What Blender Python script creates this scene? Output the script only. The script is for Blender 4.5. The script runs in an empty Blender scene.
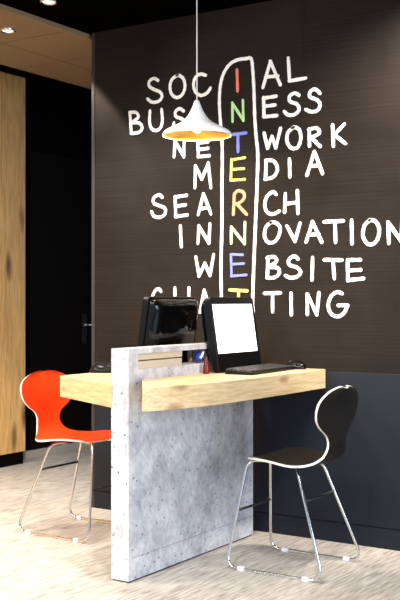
import bpy, bmesh, math, random
from mathutils import Vector, Matrix
random.seed(7)
scene = bpy.context.scene
COL = scene.collection

# ------------------------------------------------------------------ camera
FPX, HC, HY = 1017.0, 1.08, 300.0
YAW = math.atan2(660, FPX)
CAM = Vector((2.3376, -4.1388, HC))
cd = bpy.data.cameras.new('camera')
cam = bpy.data.objects.new('camera', cd)
COL.objects.link(cam)
cam.location = CAM
cam.rotation_euler = (math.pi/2, 0, YAW)
cd.sensor_fit = 'HORIZONTAL'
cd.sensor_width = 36.0
cd.lens = FPX*36.0/400.0
cd.clip_start = 0.05
scene.camera = cam

# ------------------------------------------------------------------ world, lights, exposure
w = bpy.data.worlds.new('world'); scene.world = w
w.use_nodes = True
bg = w.node_tree.nodes['Background']
bg.inputs[0].default_value = (0.62, 0.78, 1.0, 1)
bg.inputs[1].default_value = 0.65
vs = scene.view_settings
vs.view_transform = 'Standard'; vs.look = 'None'; vs.gamma = 1.0; vs.exposure = 0.32
vs.use_curve_mapping = False

def light(name, kind, loc, aim, energy, color=(1, 1, 1), **kw):
    d = bpy.data.lights.new(name, kind); d.energy = energy; d.color = color
    for k, v_ in kw.items(): setattr(d, k, v_)
    o = bpy.data.objects.new(name, d); COL.objects.link(o); o.location = loc
    o.rotation_euler = (Vector(aim)-Vector(loc)).to_track_quat('-Z', 'Y').to_euler()
    return o
# unseen overhead area lights, narrow spread keeps the upper wall dark
light('overhead_area_light', 'AREA', (0.3, -3.3, 2.43), (0.0, -1.0, 0.0), 55, (1.0, 0.94, 0.86),
      shape='RECTANGLE', size=2.4, size_y=1.2, spread=math.radians(105))
light('corridor_area_light', 'AREA', (-1.5, -1.9, 2.42), (-1.5, -0.7, 0.0), 58, (1.0, 0.92, 0.80),
      shape='RECTANGLE', size=0.5, size_y=1.6, spread=math.radians(120))
# added bluish fill from the right, brightens partition and desk faces
light('right_fill_light', 'AREA', (4.6, -2.2, 1.35), (0.0, -0.9, 0.45), 105, (0.72, 0.85, 1.0),
      shape='RECTANGLE', size=2.4, size_y=1.7)
# ceiling spots: along the chalkboard and over the desk
light('hidden_board_spot', 'SPOT', (-1.12, -0.17, 2.43), (-1.10, -0.10, 1.0), 48, (1.0, 0.88, 0.76),
      spot_size=math.radians(78), spot_blend=0.22, shadow_soft_size=0.02)  # added hidden spot without a fixture, makes the diagonal scallop on the board
light('downlight_spot', 'SPOT', (-0.822, -0.560, 2.44), (-0.45, -0.50, 0.6), 92, (1.0, 0.94, 0.89),
      spot_size=math.radians(102), spot_blend=0.5, shadow_soft_size=0.03)
light('downlight_spot', 'SPOT', (1.25, -0.500, 2.44), (0.92, 0.02, 1.80), 260, (1.0, 0.88, 0.78),
      spot_size=math.radians(88), spot_blend=0.85, shadow_soft_size=0.03)
light('desk_spot', 'SPOT', (-0.85, -2.5, 2.42), (0.10, 0.0, 1.55), 75, (1.0, 0.92, 0.82),
      spot_size=math.radians(44), spot_blend=0.5, shadow_soft_size=0.03)
light('desk_spot', 'SPOT', (0.9, -1.9, 2.42), (0.10, -0.75, 0.9), 105, (1.0, 0.93, 0.84),
      spot_size=math.radians(64), spot_blend=0.6, shadow_soft_size=0.10)

# ------------------------------------------------------------------ materials
def new_mat(name):
    m = bpy.data.materials.new(name); m.use_nodes = True
    nt = m.node_tree
    return m, nt, nt.nodes['Principled BSDF']
def plain(name, col, rough=0.5, metal=0.0, spec=0.5, emit=None, es=0.0, coat=0.0):
    m, nt, b = new_mat(name)
    n = nt.nodes.new('ShaderNodeTexNoise'); n.inputs['Scale'].default_value = 35
    tc = nt.nodes.new('ShaderNodeTexCoord'); nt.links.new(tc.outputs['Object'], n.inputs['Vector'])
    mx = nt.nodes.new('ShaderNodeMix'); mx.data_type = 'RGBA'
    mx.inputs[6].default_value = (*[c*0.94 for c in col], 1); mx.inputs[7].default_value = (*[min(1, c*1.06) for c in col], 1)
    nt.links.new(n.outputs['Fac'], mx.inputs[0]); nt.links.new(mx.outputs[2], b.inputs['Base Color'])
    b.inputs['Roughness'].default_value = rough; b.inputs['Metallic'].default_value = metal
    b.inputs['Specular IOR Level'].default_value = spec
    b.inputs['Coat Weight'].default_value = coat
    if emit:
        b.inputs['Emission Color'].default_value = (*emit, 1); b.inputs['Emission Strength'].default_value = es
    return m
def ramp(nt, stops):
    r = nt.nodes.new('ShaderNodeValToRGB'); e = r.color_ramp.elements
    while len(e) < len(stops): e.new(0.5)
    for k, (p, c) in enumerate(stops):
        e[k].position = p; e[k].color = (*c, 1) if len(c) == 3 else c
    return r
def coords(nt, scale, rot=(0, 0, 0), kind='Object'):
    tc = nt.nodes.new('ShaderNodeTexCoord'); mp = nt.nodes.new('ShaderNodeMapping')
    mp.inputs['Scale'].default_value = scale; mp.inputs['Rotation'].default_value = rot
    nt.links.new(tc.outputs[kind], mp.inputs['Vector']); return mp
def noise(nt, mp, scale, detail=4, dist=0.0, rough=0.55):
    n = nt.nodes.new('ShaderNodeTexNoise'); n.inputs['Scale'].default_value = scale
    n.inputs['Detail'].default_value = detail; n.inputs['Distortion'].default_value = dist
    n.inputs['Roughness'].default_value = rough
    nt.links.new(mp.outputs[0], n.inputs['Vector']); return n
def mixc(nt, a, b, fac, mode='MIX'):
    mx = nt.nodes.new('ShaderNodeMix'); mx.data_type = 'RGBA'; mx.blend_type = mode
    if isinstance(fac, (int, float)): mx.inputs[0].default_value = fac
    else: nt.links.new(fac, mx.inputs[0])
    for s, i in ((a, 6), (b, 7)):
        if isinstance(s, tuple): mx.inputs[i].default_value = (*s, 1)
        else: nt.links.new(s, mx.inputs[i])
    return mx.outputs[2]
def wood(name, axis, light_c, mid_c, dark_c, rough=0.5, knot=0.19, ks=None):
    m, nt, b = new_mat(name)
    st = {'x': (1.0, 3, 18), 'y': (16, 1.0, 18), 'z': (9, 9, 0.9)}[axis]
    mp = coords(nt, st)
    n1 = noise(nt, mp, 1.6, 6, 1.2)
    r1 = ramp(nt, [(0.3, mid_c), (0.5, light_c), (0.72, mid_c)])
    nt.links.new(n1.outputs['Fac'], r1.inputs[0])
    n2 = noise(nt, mp, 6.0, 5, 0.4)
    r2 = ramp(nt, [(0.35, (0.74, 0.68, 0.60)), (0.6, (1, 1, 1))])
    nt.links.new(n2.outputs['Fac'], r2.inputs[0])
    c = mixc(nt, r1.outputs[0], r2.outputs[0], 0.8, 'MULTIPLY')
    kp = coords(nt, ks or {'x': (4, 10, 10), 'y': (10, 4, 10), 'z': (9, 9, 3.4)}[axis])
    vo = nt.nodes.new('ShaderNodeTexVoronoi'); vo.inputs['Scale'].default_value = 1.0
    nn = noise(nt, kp, 2.2, 3)
    wp = nt.nodes.new('ShaderNodeMix'); wp.data_type = 'RGBA'; wp.inputs[0].default_value = 0.16
    nt.links.new(kp.outputs[0], wp.inputs[6]); nt.links.new(nn.outputs['Color'], wp.inputs[7])
    nt.links.new(wp.outputs[2], vo.inputs['Vector'])
    rk = ramp(nt, [(0.0, (1, 1, 1)), (knot*0.45, (0.75, 0.75, 0.75)), (knot, (0, 0, 0))])
    nt.links.new(vo.outputs['Distance'], rk.inputs[0])
    c = mixc(nt, c, dark_c, rk.outputs[0])
    nt.links.new(c, b.inputs['Base Color']); b.inputs['Roughness'].default_value = rough
    return m
M = {}
M['oak'] = wood('light_oak', 'y', (0.78, 0.59, 0.34), (0.68, 0.48, 0.25), (0.36, 0.20, 0.08))
M['oak_left'] = wood('light_oak_cross', 'x', (0.78, 0.59, 0.34), (0.68, 0.48, 0.25), (0.36, 0.20, 0.08))
M['oak_wall'] = wood('oak_cladding', 'z', (0.95, 0.56, 0.19), (0.70, 0.37, 0.11), (0.10, 0.04, 0.012), knot=0.30, ks=(7, 10, 3.0))

def concrete():
    m, nt, b = new_mat('concrete_laminate')
    mp = coords(nt, (1, 1, 1))
    n1 = noise(nt, mp, 7.0, 10, 0.1, 0.72)
    r1 = ramp(nt, [(0.36, (0.36, 0.37, 0.42)), (0.50, (0.57, 0.575, 0.61)), (0.64, (0.76, 0.76, 0.78))])
    nt.links.new(n1.outputs['Fac'], r1.inputs[0])
    n2 = noise(nt, mp, 55, 6)
    r2 = ramp(nt, [(0.3, (0.78, 0.78, 0.80)), (0.65, (1.06, 1.06, 1.06))]); nt.links.new(n2.outputs['Fac'], r2.inputs[0])
    c = mixc(nt, r1.outputs[0], r2.outputs[0], 0.8, 'MULTIPLY')
    vo = nt.nodes.new('ShaderNodeTexVoronoi'); vo.inputs['Scale'].default_value = 30
    nt.links.new(mp.outputs[0], vo.inputs['Vector'])
    vr = ramp(nt, [(0.0, (1, 1, 1)), (0.10, (0.9, 0.9, 0.9)), (0.17, (0, 0, 0))]); nt.links.new(vo.outputs['Distance'], vr.inputs[0])
    n3 = noise(nt, mp, 9, 2); r3 = ramp(nt, [(0.40, (0, 0, 0)), (0.50, (1, 1, 1))]); nt.links.new(n3.outputs['Fac'], r3.inputs[0])
    mu = mixc(nt, vr.outputs[0], r3.outputs[0], 1.0, 'MULTIPLY')
    c = mixc(nt, c, (0.10, 0.10, 0.12), mu)
    nt.links.new(c, b.inputs['Base Color']); b.inputs['Roughness'].default_value = 0.6
    b.inputs['Specular IOR Level'].default_value = 0.3
    return m
M['concrete'] = concrete()

def board():
    m, nt, b = new_mat('brown_chalkboard')
    mp = coords(nt, (0.5, 1, 45))
    n1 = noise(nt, mp, 3.0, 5)
    r1 = ramp(nt, [(0.3, (0.0115, 0.0084, 0.0064)), (0.7, (0.0185, 0.0142, 0.0112))]); nt.links.new(n1.outputs['Fac'], r1.inputs[0])
    mp2 = coords(nt, (1.0, 1, 1.6))
    n2 = noise(nt, mp2, 2.6, 5, 0.6)
    r2 = ramp(nt, [(0.35, (0.80, 0.80, 0.80)), (0.7, (1.25, 1.22, 1.2))]); nt.links.new(n2.outputs['Fac'], r2.inputs[0])
    c = mixc(nt, r1.outputs[0], r2.outputs[0], 1.0, 'MULTIPLY')
    wv = nt.nodes.new('ShaderNodeTexWave'); wv.bands_direction = 'Z'; wv.inputs['Scale'].default_value = 18
    mp3 = coords(nt, (1, 1, 1)); nt.links.new(mp3.outputs[0], wv.inputs['Vector'])
    r3 = ramp(nt, [(0.0, (0.84, 0.84, 0.84)), (0.5, (1.05, 1.05, 1.05))]); nt.links.new(wv.outputs['Fac'], r3.inputs[0])
    c = mixc(nt, c, r3.outputs[0], 0.8, 'MULTIPLY')
    nt.links.new(c, b.inputs['Base Color']); b.inputs['Roughness'].default_value = 0.75
    b.inputs['Specular IOR Level'].default_value = 0.15
    return m
M['board'] = board()

def floor_mat():
    m, nt, b = new_mat('streaked_floor_tiles')
    mp = coords(nt, (52, 5.0, 1))
    n1 = noise(nt, mp, 1.7, 5, 0.3)
    r1 = ramp(nt, [(0.28, (0.25, 0.225, 0.195)), (0.47, (0.53, 0.49, 0.435)), (0.66, (0.70, 0.665, 0.61))]); nt.links.new(n1.outputs['Fac'], r1.inputs[0])
    br = nt.nodes.new('ShaderNodeTexBrick'); br.offset = 0.5
    mb = coords(nt, (1, 1, 1), (0, 0, math.pi/2)); nt.links.new(mb.outputs[0], br.inputs['Vector'])
    br.inputs['Scale'].default_value = 1.0; br.inputs['Brick Width'].default_value = 0.9; br.inputs['Row Height'].default_value = 0.22
    br.inputs['Mortar Size'].default_value = 0.0022
    br.inputs['Color1'].default_value = (0.86, 0.86, 0.86, 1); br.inputs['Color2'].default_value = (1.08, 1.07, 1.05, 1)
    br.inputs['Mortar'].default_value = (0.62, 0.6, 0.57, 1)
    c = mixc(nt, r1.outputs[0], br.outputs['Color'], 0.8, 'MULTIPLY')
    nt.links.new(c, b.inputs['Base Color']); b.inputs['Roughness'].default_value = 0.55
    b.inputs['Specular IOR Level'].default_value = 0.3
    return m
M['floor'] = floor_mat()

M['navy'] = plain('navy_panel', (0.0082, 0.0110, 0.0190), 0.55, spec=0.3)
M['black_wall'] = plain('black_paint', (0.002, 0.0016, 0.0013), 0.6, spec=0.05)
M['door'] = plain('dark_brown_door', (0.0045, 0.0022, 0.0012), 0.5, spec=0.08)
M['ceil'] = plain('black_ceiling', (0.0015, 0.0014, 0.0013), 0.95, spec=0.0)
M['soffit'] = plain('brown_ceiling_panel', (0.25, 0.165, 0.088), 0.6, spec=0.2)
M['trim'] = plain('grey_edge_trim', (0.035, 0.030, 0.027), 0.4)
M['skirt'] = plain('beige_skirting', (0.55, 0.47, 0.37), 0.5)
M['chrome'] = plain('chrome', (0.78, 0.77, 0.75), 0.16, 1.0)
M['steel'] = plain('dark_steel', (0.05, 0.05, 0.055), 0.35, 0.8)
M['black_shell'] = plain('black_brown_lacquer', (0.016, 0.013, 0.0105), 0.38, spec=0.35)
M['red_shell'] = plain('red_orange_lacquer', (0.83, 0.060, 0.008), 0.32, spec=0.4)
M['white_edge'] = plain('white_edge', (0.82, 0.78, 0.70), 0.4)
M['glide'] = plain('white_plastic', (0.85, 0.86, 0.88), 0.35)
M['gloss_black'] = plain('glossy_black_plastic', (0.002, 0.002, 0.002), 0.07, spec=0.35)
M['mat_black'] = plain('satin_black_plastic', (0.003, 0.003, 0.0032), 0.35, spec=0.2)
M['key'] = plain('dark_grey_keys', (0.045, 0.042, 0.040), 0.4)
M['screen'] = plain('lit_screen', (0.9, 0.9, 0.9), 0.3, emit=(1.0, 1.0, 1.0), es=1.3)
M['shade'] = plain('white_enamel', (0.96, 0.955, 0.95), 0.3)
M['brass'] = plain('brushed_brass', (0.90, 0.58, 0.16), 0.3, 1.0)
M['bulb'] = plain('warm_bulb', (1, 0.9, 0.7), 0.3, emit=(1.0, 0.85, 0.55), es=14)
M['lamp_face'] = plain('downlight_face', (1, 1, 1), 0.3, emit=(1.0, 0.95, 0.88), es=3.0)
M['cord'] = plain('white_cord', (0.75, 0.75, 0.75), 0.5)
M['maple'] = plain('pale_board', (0.56, 0.49, 0.38), 0.5)
M['blue'] = plain('blue_plastic', (0.02, 0.05, 0.36), 0.3)
M['white'] = plain('white_gloss', (0.8, 0.82, 0.88), 0.3)
M['red'] = plain('dark_red_plastic', (0.13, 0.005, 0.007), 0.3)
def chalk(nm, c): return plain(nm, c, 0.9, spec=0.1)
M['ch_w'] = chalk('white_chalk', (0.92, 0.91, 0.88))
M['ch_r'] = chalk('red_chalk', (0.85, 0.20, 0.13))
M['ch_g'] = chalk('green_chalk', (0.50, 0.78, 0.36))
M['ch_b'] = chalk('blue_chalk', (0.22, 0.26, 0.80))
M['ch_y'] = chalk('yellow_chalk', (0.88, 0.74, 0.20))
M['ch_o'] = chalk('orange_chalk', (0.86, 0.36, 0.20))
M['ch_l'] = chalk('pale_green_chalk', (0.62, 0.78, 0.42))

# ------------------------------------------------------------------ mesh helpers
def obj(name, bm, m, parent=None, smooth=False, bevel=0.0, sub=0):
    me = bpy.data.meshes.new(name)
    bmesh.ops.recalc_face_normals(bm, faces=bm.faces[:])
    bm.to_mesh(me); bm.free()
    o = bpy.data.objects.new(name, me); COL.objects.link(o)
    if m: me.materials.append(m)
    if smooth:
        for p in me.polygons: p.use_smooth = True
    if bevel:
        b = o.modifiers.new('bevel', 'BEVEL'); b.width = bevel; b.segments = 3; b.limit_method = 'ANGLE'
    if sub:
        s = o.modifiers.new('sub', 'SUBSURF'); s.levels = sub; s.render_levels = sub
    if parent: o.parent = parent
    return o
def thing(name, label, cat, loc=(0, 0, 0), rz=0, group=None):
    o = bpy.data.objects.new(name, None); COL.objects.link(o); o.empty_display_size = 0.05
    o.location = loc; o.rotation_euler = (0, 0, rz); tag(o, label, cat, group); return o
def tag(o, label, cat, group=None):
    o['label'] = label; o['category'] = cat
    if group: o['group'] = group
    return o
def struct(name, bm, m, parent=None, **k):
    o = obj(name, bm, m, parent, **k); o['kind'] = 'structure'; return o
def box(bm, x0, x1, y0, y1, z0, z1):
    vs_ = [bm.verts.new((x, y, z)) for z in (z0, z1) for x, y in ((x0, y0), (x1, y0), (x1, y1), (x0, y1))]
    for f in ((0, 3, 2, 1), (4, 5, 6, 7), (0, 1, 5, 4), (1, 2, 6, 5), (2, 3, 7, 6), (3, 0, 4, 7)):
        bm.faces.new([vs_[i] for i in f])
    return vs_
def B(*bs):
    bm = bmesh.new()
    for b in bs: box(bm, *b)
    return bm
def prism(pts, z0, z1):
    bm = bmesh.new()
    lo = [bm.verts.new((x, y, z0)) for x, y in pts]; hi = [bm.verts.new((x, y, z1)) for x, y in pts]
    bm.faces.new(lo[::-1]); bm.faces.new(hi); n = len(pts)
    for i in range(n): bm.faces.new((lo[i], lo[(i+1) % n], hi[(i+1) % n], hi[i]))
    return bm
def lathe(prof, n=48, c=(0, 0, 0), bm=None, close=False):
    bm = bm or bmesh.new(); rings = []
    for r, z in prof:
        if r < 1e-5: rings.append([bm.verts.new((c[0], c[1], c[2]+z))])
        else: rings.append([bm.verts.new((c[0]+r*math.cos(2*math.pi*i/n), c[1]+r*math.sin(2*math.pi*i/n), c[2]+z)) for i in range(n)])
    for a, b in zip(rings, rings[1:]):
        for i in range(n):
            j = (i+1) % n
            if len(a) == 1 and len(b) == 1: continue
            if len(a) == 1: bm.faces.new((a[0], b[i], b[j]))
            elif len(b) == 1: bm.faces.new((a[i], b[0], a[j]))
            else: bm.faces.new((a[i], b[i], b[j], a[j]))
    return bm
def tube(pts, r, n=10, bm=None, closed=False):
    bm = bm or bmesh.new(); pts = [Vector(p) for p in pts]; rings = []
    N = len(pts); up = None
    for i, p in enumerate(pts):
        a = pts[i-1] if (i > 0 or closed) else p
        b = pts[(i+1) % N] if (i < N-1 or closed) else p
        t = (b-a).normalized()
        if up is None:
            up = t.orthogonal().normalized()
        up = (up-t*up.dot(t)).normalized(); s = t.cross(up)
        rings.append([bm.verts.new(p+r*(math.cos(2*math.pi*k/n)*up+math.sin(2*math.pi*k/n)*s)) for k in range(n)])
    R = list(zip(rings, rings[1:])) + ([(rings[-1], rings[0])] if closed else [])
    for a, b in R:
        for k in range(n): bm.faces.new((a[k], a[(k+1) % n], b[(k+1) % n], b[k]))
    if not closed:
        bm.faces.new(rings[0][::-1]); bm.faces.new(rings[-1])
    return bm
def fillet(pts, rad, seg=7):
    pts = [Vector(p) for p in pts]; out = [pts[0]]
    for a, p, b in zip(pts, pts[1:], pts[2:]):
        u = (a-p).normalized(); v_ = (b-p).normalized(); ang = u.angle(v_)
        d = min(rad/math.tan(ang/2), (a-p).length*0.45, (b-p).length*0.45)
        s, e = p+u*d, p+v_*d
        for k in range(seg+1):
            t = k/seg; out.append((1-t)**2*s+2*t*(1-t)*p+t*t*e)
    out.append(pts[-1]); return out
def catmull(pts, seg=6):
    P = [Vector(p) for p in pts]; out = []
    for i in range(len(P)-1):
        p0 = P[max(i-1, 0)]; p1 = P[i]; p2 = P[i+1]; p3 = P[min(i+2, len(P)-1)]
        for k in range(seg):
            t = k/seg
            out.append(0.5*((2*p1)+(p2-p0)*t+(2*p0-5*p1+4*p2-p3)*t*t+(3*p1-p0-3*p2+p3)*t**3))
    out.append(P[-1]); return out
def rbox(x0, x1, y0, y1, z0, z1, r, seg=5, axis='x', bm=None):
    """box whose outline in the plane across `axis` has rounded corners"""
    bm = bm or bmesh.new()
    a0, a1, b0, b1 = {'x': (y0, y1, z0, z1), 'y': (x0, x1, z0, z1), 'z': (x0, x1, y0, y1)}[axis]
    c0, c1 = {'x': (x0, x1), 'y': (y0, y1), 'z': (z0, z1)}[axis]
    out = []
    for ca, cb, s in ((a1-r, b1-r, 0), (a0+r, b1-r, 1), (a0+r, b0+r, 2), (a1-r, b0+r, 3)):
        for k in range(seg+1):
            t = math.pi/2*(s+k/seg); out.append((ca+r*math.cos(t), cb+r*math.sin(t)))
    def mk(a, b, c): return {'x': (c, a, b), 'y': (a, c, b), 'z': (a, b, c)}[axis]
    lo = [bm.verts.new(mk(a, b, c0)) for a, b in out]; hi = [bm.verts.new(mk(a, b, c1)) for a, b in out]
    bm.faces.new(lo); bm.faces.new(hi[::-1]); n = len(out)
    for i in range(n): bm.faces.new((lo[i], lo[(i+1) % n], hi[(i+1) % n], hi[i]))
    return bm

# ------------------------------------------------------------------ the room
struct('floor', B((-2.6, 5.0, -6.5, 2.8, -0.05, 0.0)), M['floor'])
struct('ceiling', B((-1.046, 5.0, -6.5, 0.15, 2.47, 2.55)), M['ceil'])
struct('ceiling.001', B((-2.6, -1.86, -6.5, 2.8, 2.75, 2.80), (-1.03, -0.9, 0.15, 2.8, 2.47, 2.75)), M['ceil'])
# brown soffit of the corridor, made of panels with open joints
sb = bmesh.new()
ys = [-2.2, -1.2, -0.165, 0.325, 1.3, 2.3]
for x0, x1 in ((-1.855, -1.508), (-1.500, -1.075)):
    for a, b in zip(ys, ys[1:]): box(sb, x0, x1, a+0.004, b-0.004, 2.450, 2.466)
box(sb, -1.855, -1.050, -2.2, 2.6, 2.462, 2.475)
struct('ceiling.002', sb, M['soffit'])
struct('trim_2', B((-1.070, -1.044, -2.2, 2.6, 2.446, 2.474)), M['soffit'], bevel=0.002)
struct('trim_3', B((-1.875, -1.857, -2.2, 2.6, 2.44, 2.75)), M['ceil'])

wall_back = struct('wall_back', B((-1.0, 3.2, 0.0, 0.14, 0.0, 2.47)), M['board'])
struct('trim_1', B((-1.02, -1.0, -0.004, 0.144, 0.0, 2.47)), M['trim'], bevel=0.002)
struct('wall_panel_back', B((-0.998, 3.2, -0.006, 0.0, 0.092, 0.760)), M['navy'], bevel=0.002)
struct('baseboard_back', B((-0.998, 3.2, -0.004, 0.0, 0.0, 0.088)), M['navy'], bevel=0.002)
struct('wall_rear', B((-2.6, -0.9, 2.6, 2.7, 0, 2.75)), M['black_wall'])
struct('wall_left', B((-2.6, -2.42, 0.87, 2.7, 0, 2.75)), M['black_wall'])
struct('wall_left.001', B((-2.6, -2.30, -3.2, 0.86, 0, 0.085), (-2.6, -2.30, -3.2, 0.86, 2.545, 2.75)), M['black_wall'])
struct('wall_cladding_left', B((-2.42, -2.28, -3.2, 0.862, 0.085, 2.545)), M['oak_wall'], bevel=0.003)
struct('baseboard_left', B((-2.42, -2.395, 0.99, 1.06, 0, 0.055), (-2.42, -2.395, 1.06, 2.6, 0, 0.055)), M['skirt'], bevel=0.003)
door = struct('door_1', B((-2.42, -2.40, 1.04, 1.70, 0.06, 2.10)), M['door'], bevel=0.003)
hb = rbox(-2.40, -2.392, 1.585, 1.635, 0.76, 0.98, 0.012, axis='x')
hp = obj('door_handle', hb, M['steel'], door)
tube(fillet([(-2.392, 1.61, 0.90), (-2.345, 1.61, 0.90), (-2.345, 1.72, 0.90)], 0.015), 0.009, bm=(hbm := bmesh.new()))
obj('lever', hbm, M['chrome'], hp, smooth=True)
obj('lock_cylinder', tube([(-2.392, 1.61, 0.81), (-2.380, 1.61, 0.81)], 0.010, 14), M['chrome'], hp)
obj('lever_rose', tube([(-2.392, 1.61, 0.90), (-2.378, 1.61, 0.90)], 0.020, 16), M['chrome'], hp)

# ------------------------------------------------------------------ chalk lettering on the wall
FWD = Vector((-math.sin(YAW), math.cos(YAW), 0)); RGT = Vector((math.cos(YAW), math.sin(YAW), 0))
NS = 0
def on_wall(px, py):                      # a point of the photograph on the plane of the wall
    d = FWD+RGT*((px-200)/FPX)+Vector((0, 0, -(py-HY)/FPX))
    t = -CAM.y/d.y
    p = CAM+d*t; return (p.x, p.z)
def stroke(bm, pts, hw, th=None):
    """a flat chalk line lying on the wall with round ends"""
    global NS
    NS = (NS+1) % 7; th = 0.0022+0.0004*NS; e0 = 0.0003+0.00005*NS
    P = [Vector((x, 0, z)) for x, z in pts]
    n = len(P)
    def ring(p, nrm, wd):
        return [bm.verts.new((p+nrm*wd+Vector((0, -e0, 0)))[:]),
                bm.verts.new((p+nrm*wd*0.8+Vector((0, -th, 0)))[:]),
                bm.verts.new((p-nrm*wd*0.8+Vector((0, -th, 0)))[:]),
                bm.verts.new((p-nrm*wd+Vector((0, -e0, 0)))[:])]
    rings = []
    t0 = (P[1]-P[0]).normalized(); t1 = (P[-1]-P[-2]).normalized()
    def nr(t): return Vector((-t.z, 0, t.x))
    rings.append(ring(P[0]-t0*hw, nr(t0), hw*0.25)); rings.append(ring(P[0]-t0*hw*0.7, nr(t0), hw*0.72))
    for i in range(n):
        t = (P[min(i+1, n-1)]-P[max(i-1, 0)]).normalized()
        wob = 1.0+0.10*math.sin(i*2.3+P[0].x*40)
        rings.append(ring(P[i], nr(t), hw*wob))
    rings.append(ring(P[-1]+t1*hw*0.7, nr(t1), hw*0.72)); rings.append(ring(P[-1]+t1*hw, nr(t1), hw*0.25))
    for a, b in zip(rings, rings[1:]):
        for k in range(3): bm.faces.new((a[k], a[k+1], b[k+1], b[k]))
    bm.faces.new(rings[0]); bm.faces.new(rings[-1][::-1])
HWID = 0.0085
def letter(strokes, org, m='ch_w', label=None, sc=5.0, hw=HWID):
    bm = bmesh.new()
    for s in strokes:
        curved = s[0] == 'c'
        p = [on_wall(org[0]+a/sc, org[1]+b/sc) for a, b in (s[1:] if curved else s)]
        if curved: p = [(v_.x, v_.y) for v_ in catmull([(a, b, 0) for a, b in p], 5)]
        else:
            # straight strokes get intermediate points; corners are kept as separate strokes
            if len(p) > 2:
                for a, b in zip(p, p[1:]): stroke(bm, [a, ((a[0]+b[0])/2, (a[1]+b[1])/2), b], hw)
                continue
            a, b = p; p = [(a[0]+(b[0]-a[0])*k/4, a[1]+(b[1]-a[1])*k/4) for k in range(5)]
        stroke(bm, p, hw)
    o = obj('chalk_letter', bm, M[m], wall_back)
    if label: o['label'] = label
    return o
c = 'c'
A0 = (120, 60)
letter([[c, (190, 102), (170, 92), (148, 105), (146, 130), (170, 147), (200, 160), (210, 182), (195, 205), (162, 211), (139, 195)]], A0)
letter([[c, (290, 75), (262, 95), (250, 130), (258, 170), (285, 188), (312, 172), (325, 135), (318, 95), (295, 76), (286, 77)]], A0)
letter([[c, (228, 76), (200, 71), (176, 90), (168, 125), (178, 160), (205, 177), (235, 165), (252, 141)]], (160, 60))
letter([[(50, 262), (54, 315), (58, 365)], [c, (50, 262), (82, 263), (92, 287), (62, 312), (98, 316), (112, 340), (95, 362), (58, 368)]], A0)
letter([[c, (150, 255), (148, 310), (160, 345), (185, 352), (205, 335), (212, 300), (208, 248)]], A0)
letter([[c, (318, 255), (298, 243), (278, 258), (280, 282), (310, 295), (330, 315), (320, 345), (290, 352), (268, 335), (270, 315)]], A0)
A1 = (150, 130)
letter([[(121, 133), (126, 55), (170, 134), (172, 50)]], A1)
letter([[(240, 65), (243, 134)], [(243, 134), (298, 129)], [(241, 98), (290, 92)], [(240, 65), (290, 60)]], A1)
letter([[(225, 288), (228, 180), (260, 245), (292, 166), (305, 288)]], A1)
A2 = (140, 180)
letter([[c, (112, 87), (95, 75), (70, 90), (70, 116), (95, 128), (125, 142), (126, 170), (100, 187), (72, 182), (59, 160)]], A2)
letter([[(176, 84), (179, 184)], [(176, 86), (234, 77)], [(178, 132), (228, 125)], [(179, 184), (237, 175)]], A2)
letter([[(292, 173), (318, 70), (355, 169)], [(302, 145), (345, 138)]], A2)
letter([[(202, 230), (207, 333)]], A2)
letter([[(290, 316), (295, 230), (345, 316), (350, 220)]], A2)
A3 = (140, 240)
letter([[(280, 86), (296, 180), (325, 117), (350, 177), (368, 74)]], A3)
letter([[c, (105, 257), (95, 245), (77, 253), (63, 283), (60, 320), (75, 350), (105, 345)]], A3)
letter([[(175, 240), (175, 345)], [(245, 240), (245, 345)], [(175, 330), (245, 327)]], A3)
letter([[(301, 360), (322, 252), (350, 355)]], A3)
# INTERNET in coloured chalk, framed by one long white line
A4, A5, A6, A7 = (205, 45), (205, 115), (205, 185), (205, 240)
letter([[(160, 124), (163, 230)]], A4, 'ch_r', 'red chalk letter I', hw=0.0078)
letter([[(138, 383), (137, 290), (192, 378), (190, 277)]], A4, 'ch_g', 'green chalk letter N', hw=0.007)
letter([[(140, 98), (205, 90)], [(165, 95), (166, 183)]], A5, 'ch_b', 'blue chalk letter T', hw=0.008)
letter([[(134, 222), (130, 327)], [(134, 225), (200, 213)], [(132, 273), (195, 268)], [(130, 327), (199, 322)]], A5, 'ch_y', 'yellow chalk letter E', hw=0.0065)
letter([[(142, 147), (147, 45)], [c, (147, 48), (165, 29), (193, 38), (196, 66), (172, 90), (150, 95)], [(160, 95), (208, 147)]], A6, 'ch_o', 'orange chalk letter R', hw=0.008)
letter([[(132, 291), (132, 210), (198, 294), (200, 187)]], A6, 'ch_l', 'pale green chalk letter N', hw=0.0072)
letter([[(130, 74), (133, 181)], [(130, 72), (189, 75)], [(133, 122), (195, 118)], [(133, 181), (207, 175)]], A7, 'ch_b', 'blue chalk letter E', hw=0.0065)
letter([[(125, 250), (211, 255)], [(168, 255), (168, 345)]], A7, 'ch_y', 'yellow chalk letter T', hw=0.008)
bm = bmesh.new()
loop = [(221, 318), (221.4, 298), (221, 265), (222, 225), (222, 190), (222.3, 165), (222, 138), (220.4, 120), (219.4, 103), (220.2, 87),
        (223, 75), (229, 65), (237, 60), (246, 58.6), (251, 58.6), (252.7, 69), (254, 91), (254.8, 118), (256.2, 137), (257.8, 155), (257.2, 182),
        (256, 212), (255, 236), (253.8, 266), (252.6, 300), (252, 322), (236, 327), (221, 319)]
stroke(bm, [(v_.x, v_.y) for v_ in catmull([(*on_wall(*p), 0) for p in loop], 5)], 0.0085)
obj('chalk_outline', bm, M['ch_w'], wall_back)
A8 = (250, 50)
letter([[(65, 187), (102, 57), (152, 174)], [(80, 135), (140, 130)]], A8)
letter([[(192, 42), (198, 155), (278, 141)]], A8)
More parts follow.
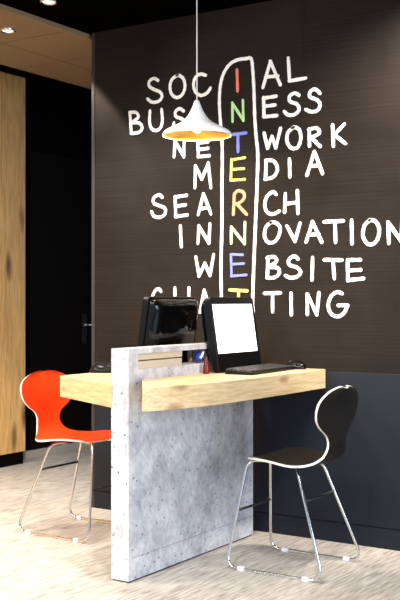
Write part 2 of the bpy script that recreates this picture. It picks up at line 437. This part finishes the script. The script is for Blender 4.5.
letter([[(68, 238), (70, 334)], [(68, 241), (131, 231)], [(70, 282), (125, 275)], [(70, 334), (134, 328)]], A8)
letter([[c, (245, 227), (225, 216), (199, 230), (200, 257), (235, 272), (245, 300), (220, 324), (190, 324), (173, 309)]], A8)
letter([[c, (350, 217), (325, 196), (301, 210), (300, 235), (335, 250), (351, 276), (335, 304), (305, 309), (281, 299)]], A8)
A9 = (250, 110)
letter([[(57, 93), (70, 153), (88, 106), (103, 151), (122, 74)]], A9, sc=4)
letter([[c, (175, 70), (152, 90), (148, 125), (165, 152), (190, 150), (203, 115), (197, 80), (178, 69), (170, 72)]], A9, sc=4)
letter([[(237, 77), (238, 144)], [c, (236, 79), (266, 73), (277, 93), (242, 112)], [(246, 112), (281, 146)]], A9, sc=4)
letter([[(330, 61), (333, 144)], [(377, 57), (336, 100)], [(338, 100), (381, 134)]], A9, sc=4)
letter([[(65, 203), (62, 277)], [c, (65, 201), (95, 205), (110, 235), (95, 267), (62, 277)]], A9, sc=4)
letter([[(158, 197), (160, 267)]], A9, sc=4)
letter([[(228, 261), (258, 167), (290, 254)], [(240, 225), (278, 222)]], A9, sc=4)
A10 = (255, 180)
letter([[c, (106, 72), (90, 60), (62, 80), (49, 120), (60, 160), (90, 171), (121, 156)]], A10)
letter([[(152, 70), (148, 161)], [(212, 54), (215, 166)], [(152, 120), (212, 112)]], A10)
letter([[c, (82, 212), (56, 235), (48, 280), (65, 311), (95, 311), (119, 280), (125, 235), (100, 213), (78, 214)]], A10)
letter([[(160, 231), (200, 306), (225, 217)]], A10)
letter([[(256, 309), (288, 209), (334, 311)], [(268, 275), (320, 272)]], A10)
A11 = (320, 190)
letter([[(22, 160), (117, 155)], [(75, 158), (78, 261)]], A11)
letter([[(158, 152), (160, 268)]], A11)
letter([[c, (250, 150), (222, 180), (215, 230), (235, 267), (265, 271), (290, 240), (295, 190), (275, 156), (247, 151)]], A11)
letter([[(345, 266), (340, 162), (405, 255), (412, 152)]], A11)
A12, A13 = (255, 245), (300, 245)
letter([[(65, 63), (62, 160)], [c, (62, 65), (98, 60), (107, 85), (70, 109), (113, 115), (122, 140), (100, 162), (62, 165)]], A12)
letter([[c, (215, 70), (195, 56), (169, 75), (173, 100), (210, 113), (228, 136), (210, 159), (176, 164), (153, 153)]], A12)
letter([[(288, 64), (285, 174)]], A12)
letter([[(123, 75), (209, 76)], [(165, 75), (172, 167)]], A13)
letter([[(238, 76), (240, 177)], [(240, 76), (302, 75)], [(240, 128), (304, 125)], [(240, 177), (317, 168)]], A13)
letter([[(48, 242), (127, 240)], [(88, 240), (88, 333)]], A12)
letter([[(180, 241), (182, 348)]], A12)
letter([[(262, 346), (262, 247), (310, 348), (320, 240)]], A12)
letter([[c, (210, 243), (185, 236), (157, 255), (141, 300), (155, 343), (190, 358), (220, 340), (238, 303)], [(238, 302), (192, 302)]], A13)

# ------------------------------------------------------------------ partition between the two workplaces
PX0, PX1, PY0, PY1, PH = -0.084, 0.0, -1.036, -0.090, 0.893
part = thing('partition', 'pale grey concrete-look upright partition slab between the two oak desk tops', 'partition', (-0.039, -0.56, 0))
def P_(bs): return B(*[(a+0.039, b+0.039, c_+0.56, d+0.56, e, f) for a, b, c_, d, e, f in bs])
SZ0, SZ1, SY0, SY1 = 0.812, 0.872, -0.975, -0.30
obj('panel', P_([(PX0, PX1, PY0, PY1, 0.091, SZ0), (PX0, PX1, PY0, PY1, SZ1, PH), (PX0, PX1, PY0, SY0, SZ0, SZ1), (PX0, PX1, SY1, PY1, SZ0, SZ1)]), M['concrete'], part)
obj('plinth', P_([(PX0, PX1, PY0, PY1, 0.006, 0.0895)]), M['concrete'], part)
obj('gap_strip', P_([(PX0+0.004, PX1-0.004, PY0+0.004, PY1-0.004, 0.0, 0.006), (PX0+0.002, PX1-0.002, PY0+0.002, PY1-0.002, 0.0885, 0.0915)]), M['steel'], part)
obj('slot_board', P_([(-0.05, -0.006, SY0, -0.665, SZ0, 0.842)]), M['maple'], part, bevel=0.001)
obj('slot_board', P_([(-0.05, -0.004, SY0, -0.665, 0.847, SZ1)]), M['maple'], part, bevel=0.001)

# ------------------------------------------------------------------ desk tops
RT = [(0.001, -0.950), (0.217, -1.246), (0.250, -1.165), (0.272, -1.092), (0.292, -1.000), (0.312, -0.830), (0.322, -0.640), (0.328, -0.40), (0.328, -0.008), (0.001, -0.008)]
o = tag(obj('desk_top', prism(RT, 0.685, 0.770), M['oak'], bevel=0.002),
        'thick oak desk top right of the concrete partition, keyboard on it', 'desk top')
LT = [(-0.547, -0.800), (-0.079, -1.041), (-0.079, -0.008), (-0.547, -0.008)]
tag(obj('desk_top', prism(LT, 0.665, 0.755), M['oak_left'], bevel=0.002),
    'thick oak desk top left of the partition, in front of the red chair', 'desk top')

# ------------------------------------------------------------------ chairs
def shell(prof, widths, th, nw=17):
    """plywood shell swept along a side profile; returns (body, edge band) bmeshes"""
    P0 = catmull([(u, 0, z) for u, z in prof], 12); d0 = [0.0]
    for a, b in zip(P0, P0[1:]): d0.append(d0[-1]+(b-a).length)
    def at(s):
        for k in range(len(P0)-1):
            if s <= d0[k+1]: return P0[k].lerp(P0[k+1], (s-d0[k])/(d0[k+1]-d0[k]))
        return P0[-1]
    L0 = d0[-1]; fr = [0.06*(1-math.cos(math.pi/2*k/8)) for k in range(8)]
    ss = fr+[0.06+(L0-0.17)*k/34 for k in range(34)]+[L0-0.11+0.11*math.sin(math.pi/2*k/14) for k in range(15)]
    P = [at(s) for s in ss]
    n = len(P); d = [0.0]
    for a, b in zip(P, P[1:]): d.append(d[-1]+(b-a).length)
    L = d[-1]
    def width(s):
        for (s0, w0), (s1, w1) in zip(widths, widths[1:]):
            if s <= s1:
                return w0+(w1-w0)*(s-s0)/(s1-s0)
        return widths[-1][1]
    widths = [(p.x, p.y) for p in catmull([(a, b, 0) for a, b in widths], 8)]
    def cap(s):                            # rounded ends
        r0, r1 = 0.06, 0.11; k = 1.0
        if s < r0: k = min(k, 0.62+0.38*math.sqrt(max(0, 1-((r0-s)/r0)**2)))
        e = L-s
        if e < r1: k = min(k, math.sqrt(max(0.0, 1-((r1-e)/r1)**2.5)))
        return max(k, 0.12)
    bm = bmesh.new(); eb = bmesh.new(); top, bot = [], []
    for i, p in enumerate(P):
        t = (P[min(i+1, n-1)]-P[max(i-1, 0)]).normalized(); nrm = Vector((t.z, 0, -t.x))
        s = d[i]; hw = width(s/L)*cap(s)*0.5; a, b = [], []
        back = max(0.0, min(1.0, (s/L-0.55)/0.2))
        for k in range(nw):
            q = -1+2*k/(nw-1)
            curl = 0.016*back*q*q+0.006*(1-back)*q*q
            c_ = p+Vector((0, q*hw, 0))+nrm*curl
            a.append(c_+nrm*th*0.5); b.append(c_-nrm*th*0.5)
        top.append(a); bot.append(b)
    T = [[bm.verts.new(v_) for v_ in r] for r in top]; Bv = [[bm.verts.new(v_) for v_ in r] for r in bot]
    for i in range(n-1):
        for k in range(nw-1):
            bm.faces.new((T[i][k], T[i+1][k], T[i+1][k+1], T[i][k+1])); bm.faces.new((Bv[i][k], Bv[i][k+1], Bv[i+1][k+1], Bv[i+1][k]))
    rim = [(i, 0) for i in range(n)]+[(n-1, k) for k in range(1, nw)]+[(i, nw-1) for i in range(n-2, -1, -1)]+[(0, k) for k in range(nw-2, 0, -1)]
    # the edge band stands a hair proud of the faces
    cen = [(top[i][k]+bot[i][k])*0.5 for i, k in rim]
    hi = [eb.verts.new(top[i][k]) for i, k in rim]; lo = [eb.verts.new(bot[i][k]) for i, k in rim]
    m_ = len(rim)
    for i in range(m_):
        j = (i+1) % m_
        eb.faces.new((hi[i], hi[j], lo[j], lo[i]))
    return bm, eb
PROF = [(0.318, 0.418), (0.302, 0.428), (0.25, 0.432), (0.18, 0.427), (0.10, 0.417), (0.037, 0.421), (0.002, 0.444), (-0.019, 0.485), (-0.025, 0.54), (-0.026, 0.60), (-0.034, 0.655), (-0.047, 0.698), (-0.057, 0.722)]
WID = [(0.0, 0.33), (0.12, 0.365), (0.25, 0.38), (0.36, 0.375), (0.435, 0.325), (0.525, 0.205), (0.59, 0.163), (0.645, 0.155), (0.695, 0.19), (0.745, 0.285), (0.795, 0.35), (0.848, 0.372), (0.92, 0.385), (1.0, 0.39)]
def make_chair(label, m, loc, rz):
    """seat back at local u=0; front towards +x of the chair"""
    t = thing('sled_base_chair', label, 'chair', loc, rz, 'plywood shell chairs at the desk')
    # local: base centre at origin, so the back stands at x = -0.175
    prof = [(u-0.163, z+0.012) for u, z in PROF]
    body, edge = shell(prof, WID, 0.0092)
    obj('seat_shell', body, M[m], t, smooth=True)
    e = obj('shell_edge', edge, M['white_edge'], t); e['label'] = 'white edge band'
    r = 0.0062
    for s in (-1, 1):
        yb, yf, yr = 0.185*s, 0.095*s, 0.112*s
        pts = [(0.06, 0.03*s, 0.424), (0.177, yf, 0.428), (0.226, yb, r), (-0.208, yb, r), (-0.058, yr, 0.414), (-0.01, 0.02*s, 0.414)]
        P = fillet([pts[0], pts[1], pts[2], pts[3], pts[4], pts[5]], 0.050, 9)
        obj('sled_leg', tube(P, r, 12), M['chrome'], t, smooth=True)
        for gx in (0.155, -0.133):
            obj('glide', rbox(gx-0.013, gx+0.013, yb-0.0095, yb+0.0095, 0.0, 0.017, 0.004, axis='x'), M['glide'], t)
    def on_leg(a, b, k): return a.lerp(b, k)
    for (xa, ya), (xb, yb2), za, k in (((0.177, 0.095), (0.226, 0.185), 0.428, 0.47), ((-0.058, 0.112), (-0.208, 0.185), 0.414, 0.29)):
        p = [Vector((xa+(xb-xa)*k, s*(ya+(yb2-ya)*k), za*(1-k))) for s in (-1, 1)]
        obj('cross_brace', tube(p, 0.0052, 10), M['steel'], t, smooth=True)
    return t
make_chair('black-brown plywood shell chair with white edge on chrome sled legs by the navy wall', 'black_shell', (0.421, -0.460, 0), math.pi)
make_chair('red-orange plywood shell chair with white edge, left of the partition', 'red_shell', (-0.750, -0.448, 0), 0)

# ------------------------------------------------------------------ all-in-one computers
def make_pc(label, loc, rz, H=0.327):
    """front faces +x; bottom front edge at the origin; leans back by a few degrees"""
    t = thing('computer_monitor', label, 'computer', loc, rz, 'computers on the two desks')
    W, T, tilt = 0.366, 0.030, math.radians(8.6)
    R = Matrix.Rotation(-tilt, 4, 'Y')
    def place(bm):
        bmesh.ops.transform(bm, matrix=R, verts=bm.verts[:]); return bm
    obj('bezel', place(rbox(-T, 0, -W/2, W/2, 0.004, H, 0.018, axis='x')), M['mat_black'], t, bevel=0.003)
    obj('screen', place(B((-0.001, 0.0012, -0.170, 0.160, 0.083, 0.295))), M['screen'], t)
    bb = bmesh.new()                       # bulging glossy back
    secs = [(-T+0.002, 0.0, 0.020), (-0.052, 0.008, 0.026), (-0.068, 0.022, 0.032), (-0.074, 0.042, 0.036)]
    rings = []
    for x, ins, r in secs:
        a0, a1, b0, b1 = -W/2+0.003+ins, W/2-0.003-ins, 0.03+ins, H-0.003-ins*0.7
        ring = []
        for ca, cb, s in ((a1-r, b1-r, 0), (a0+r, b1-r, 1), (a0+r, b0+r, 2), (a1-r, b0+r, 3)):
            for k in range(7):
                th = math.pi/2*(s+k/6); ring.append(bb.verts.new((x, ca+r*math.cos(th), cb+r*math.sin(th))))
        rings.append(ring)
    for a, b in zip(rings, rings[1:]):
        n = len(a)
        for i in range(n): bb.faces.new((a[i], a[(i+1) % n], b[(i+1) % n], b[i]))
    bb.faces.new(rings[-1]); bb.faces.new(rings[0][::-1])
    back = obj('back_cover', place(bb), M['gloss_black'], t, smooth=True)
    # handle loop and vent ribs on the back
    hp_ = fillet([(-0.075, -0.14, 0.255), (-0.080, -0.14, 0.200), (-0.080, -0.10, 0.200), (-0.075, -0.10, 0.255)], 0.016)
    obj('carry_loop', place(tube(hp_, 0.003, 8)), M['gloss_black'], back, smooth=True)
    vb = bmesh.new()
    for k in range(8): box(vb, -0.0765, -0.073, -0.05+k*0.016, -0.043+k*0.016, 0.215, 0.258)
    obj('vent_ribs', place(vb), M['gloss_black'], back)
    fb = rbox(-0.150, 0.000, -0.105, 0.105, 0.0, 0.012, 0.03, axis='z')
    obj('foot', fb, M['gloss_black'], t, bevel=0.003)
    nb = bmesh.new(); box(nb, -0.125, -0.055, -0.06, 0.06, 0.010, 0.13)
    for v_ in nb.verts:
        if v_.co.z > 0.05: v_.co.x += 0.01
    obj('stand', nb, M['gloss_black'], t, bevel=0.006)
    return t
make_pc('black all-in-one computer with bright white screen on the right desk', (0.074, -0.318, 0.770), 0)
make_pc('black computer seen from its glossy back, on the left desk behind the partition', (-0.245, -0.498, 0.755), math.pi, 0.345)

# keyboard
kb = thing('keyboard', 'black keyboard below the white screen on the right desk', 'keyboard', (0.168, -0.312, 0.770), math.radians(2))
kbm = rbox(-0.066, 0.066, -0.205, 0.205, 0.0, 0.016, 0.010, axis='z')
for v_ in kbm.verts:
    if v_.co.z > 0.01: v_.co.z += -(v_.co.x)*0.07
obj('base', kbm, M['mat_black'], kb, bevel=0.002)
for r_ in range(5):
    km = bmesh.new(); x = -0.048+r_*0.0225
    for k in range(20):
        y = -0.189+k*0.0199
        box(km, x-0.0085, x+0.0085, y-0.0085, y+0.0085, 0.0155-x*0.07, 0.0215-x*0.07)
    obj('key_row', km, M['key'], kb, bevel=0.0015)
obj('indicator_light', B((-0.060, -0.054, -0.030, -0.010, 0.019, 0.0225)), M['white'], kb)

def mouse(label, loc, rz, m):
    t = thing('computer_mouse', label, 'mouse', loc, rz, 'mice on the two desks')
    bm = bmesh.new()
    bmesh.ops.create_uvsphere(bm, u_segments=24, v_segments=14, radius=1.0)
    for v_ in bm.verts:
        x, y, z = v_.co
        z = max(z, -0.18)
        v_.co = (x*0.030*(1-0.12*y), y*0.056, (z+0.18)*0.030*(1.0-0.18*y))
    obj('body', bm, M[m], t, smooth=True)
    wh = tube([(-0.004, 0.030, 0.031), (0.004, 0.030, 0.031)], 0.006, 14)
    obj('scroll_wheel', wh, M['key'], t)
    return t
mouse('black mouse right of the keyboard at the end of the right desk', (0.208, -0.068, 0.770), math.radians(80), 'gloss_black')
mouse('dark mouse on the left desk in front of the chalkboard', (-0.505, -0.565, 0.755), math.radians(-70), 'mat_black')

# small objects between partition slot and screen
bt = thing('trinket', 'small round blue and white object in the partition slot', 'knick-knack', (-0.030, -0.505, SZ0))
bm = bmesh.new(); bmesh.ops.create_icosphere(bm, subdivisions=3, radius=0.025)
for v_ in bm.verts:
    k = 1+0.05*math.sin(v_.co.x*260)*math.cos(v_.co.y*240+v_.co.z*200)
    v_.co = (v_.co.x*k*0.8, v_.co.y*k*0.85, v_.co.z*k+0.0275)
obj('ball', bm, M['blue'], bt, smooth=True)
for a0, a1 in ((-0.5, 0.5), (1.2, 2.0)):
    bm = bmesh.new()
    tube([(0.0225*math.cos(a0+(a1-a0)*k/6)*0.9, 0.024*math.sin(a0+(a1-a0)*k/6), 0.020+0.028*k/6) for k in range(7)], 0.006, 8, bm)
    obj('white_patch', bm, M['white'], bt, smooth=True)
rt = lathe([(0, 0), (0.017, 0.0), (0.019, 0.008), (0.017, 0.035), (0.010, 0.055), (0.007, 0.075), (0, 0.078)], 20)
o = obj('bottle', rt, M['red'], smooth=True); o.scale = (0.8, 0.8, 0.92); o.location = (0.030, -0.535, 0.770)
tag(o, 'small dark red tapered bottle between partition and white screen', 'bottle')

# ------------------------------------------------------------------ pendant lamp
LX, LY, LZ = -0.014, -0.539, 1.775
lamp = thing('pendant_lamp', 'white flared pendant lamp with brass inside hanging before the chalk writing', 'lamp', (LX, LY, LZ))
outer = [(0.0055, 0.150), (0.010, 0.146), (0.014, 0.136), (0.019, 0.122), (0.027, 0.104), (0.037, 0.087), (0.050, 0.070), (0.068, 0.055), (0.090, 0.043), (0.115, 0.031), (0.135, 0.020), (0.144, 0.011), (0.147, 0.003), (0.146, 0.0)]
inner = [(r-0.002 if r > 0.02 else r*0.85, z-0.0025) for r, z in outer]
lb = lathe(outer, 64); obj('shade', lb, M['shade'], lamp, smooth=True)
ib = lathe([(0.0, 0.146)]+inner[1:-1]+[(0.1445, 0.0)], 64); obj('shade_lining', ib, M['brass'], lamp, smooth=True)['label'] = 'brass coloured lining'
obj('rim', tube([(0.1455*math.cos(2*math.pi*k/64), 0.1455*math.sin(2*math.pi*k/64), 0.0) for k in range(64)], 0.0018, 8, closed=True), M['shade'], lamp, smooth=True)
bm = bmesh.new(); bmesh.ops.create_uvsphere(bm, u_segments=20, v_segments=12, radius=0.022)
for v_ in bm.verts: v_.co.z += 0.036
obj('bulb', bm, M['bulb'], lamp, smooth=True)
obj('lamp_holder', lathe([(0.0, 0.095), (0.012, 0.095), (0.013, 0.055), (0.0, 0.055)], 20), M['brass'], lamp, smooth=True)
obj('cord', tube([(0, 0, 0.148), (0, 0, 0.685)], 0.0028, 8), M['cord'], lamp, smooth=True)
obj('ceiling_rose', lathe([(0, 0.672), (0.045, 0.675), (0.048, 0.695), (0, 0.695)], 32), M['shade'], lamp, smooth=True)
pl = bpy.data.lights.new('pendant_bulb_light', 'POINT'); pl.energy = 9.0; pl.color = (1.0, 0.78, 0.45); pl.shadow_soft_size = 0.02
po = bpy.data.objects.new('pendant_bulb_light', pl); COL.objects.link(po); po.location = (LX, LY, LZ+0.010)

# ------------------------------------------------------------------ recessed downlights
def downlight(label, x, y, z, r):
    t = thing('recessed_downlight', label, 'ceiling light', (x, y, z), 0, 'recessed downlights')
    obj('ring', lathe([(r, 0), (r, -0.006), (r*0.86, -0.012), (r*0.72, -0.006), (r*0.68, -0.001), (r, 0)], 36), M['chrome'], t, smooth=True)
    obj('diffuser', lathe([(0, -0.004), (r*0.70, -0.004), (r*0.70, -0.001), (0, -0.001)], 32), M['lamp_face'], t)
downlight('round chrome downlight in the black ceiling beside the brown panels', -0.822, -0.560, 2.470, 0.042)
downlight('small downlight set in the brown ceiling panels at the photo edge', -1.285, -0.345, 2.450, 0.040)
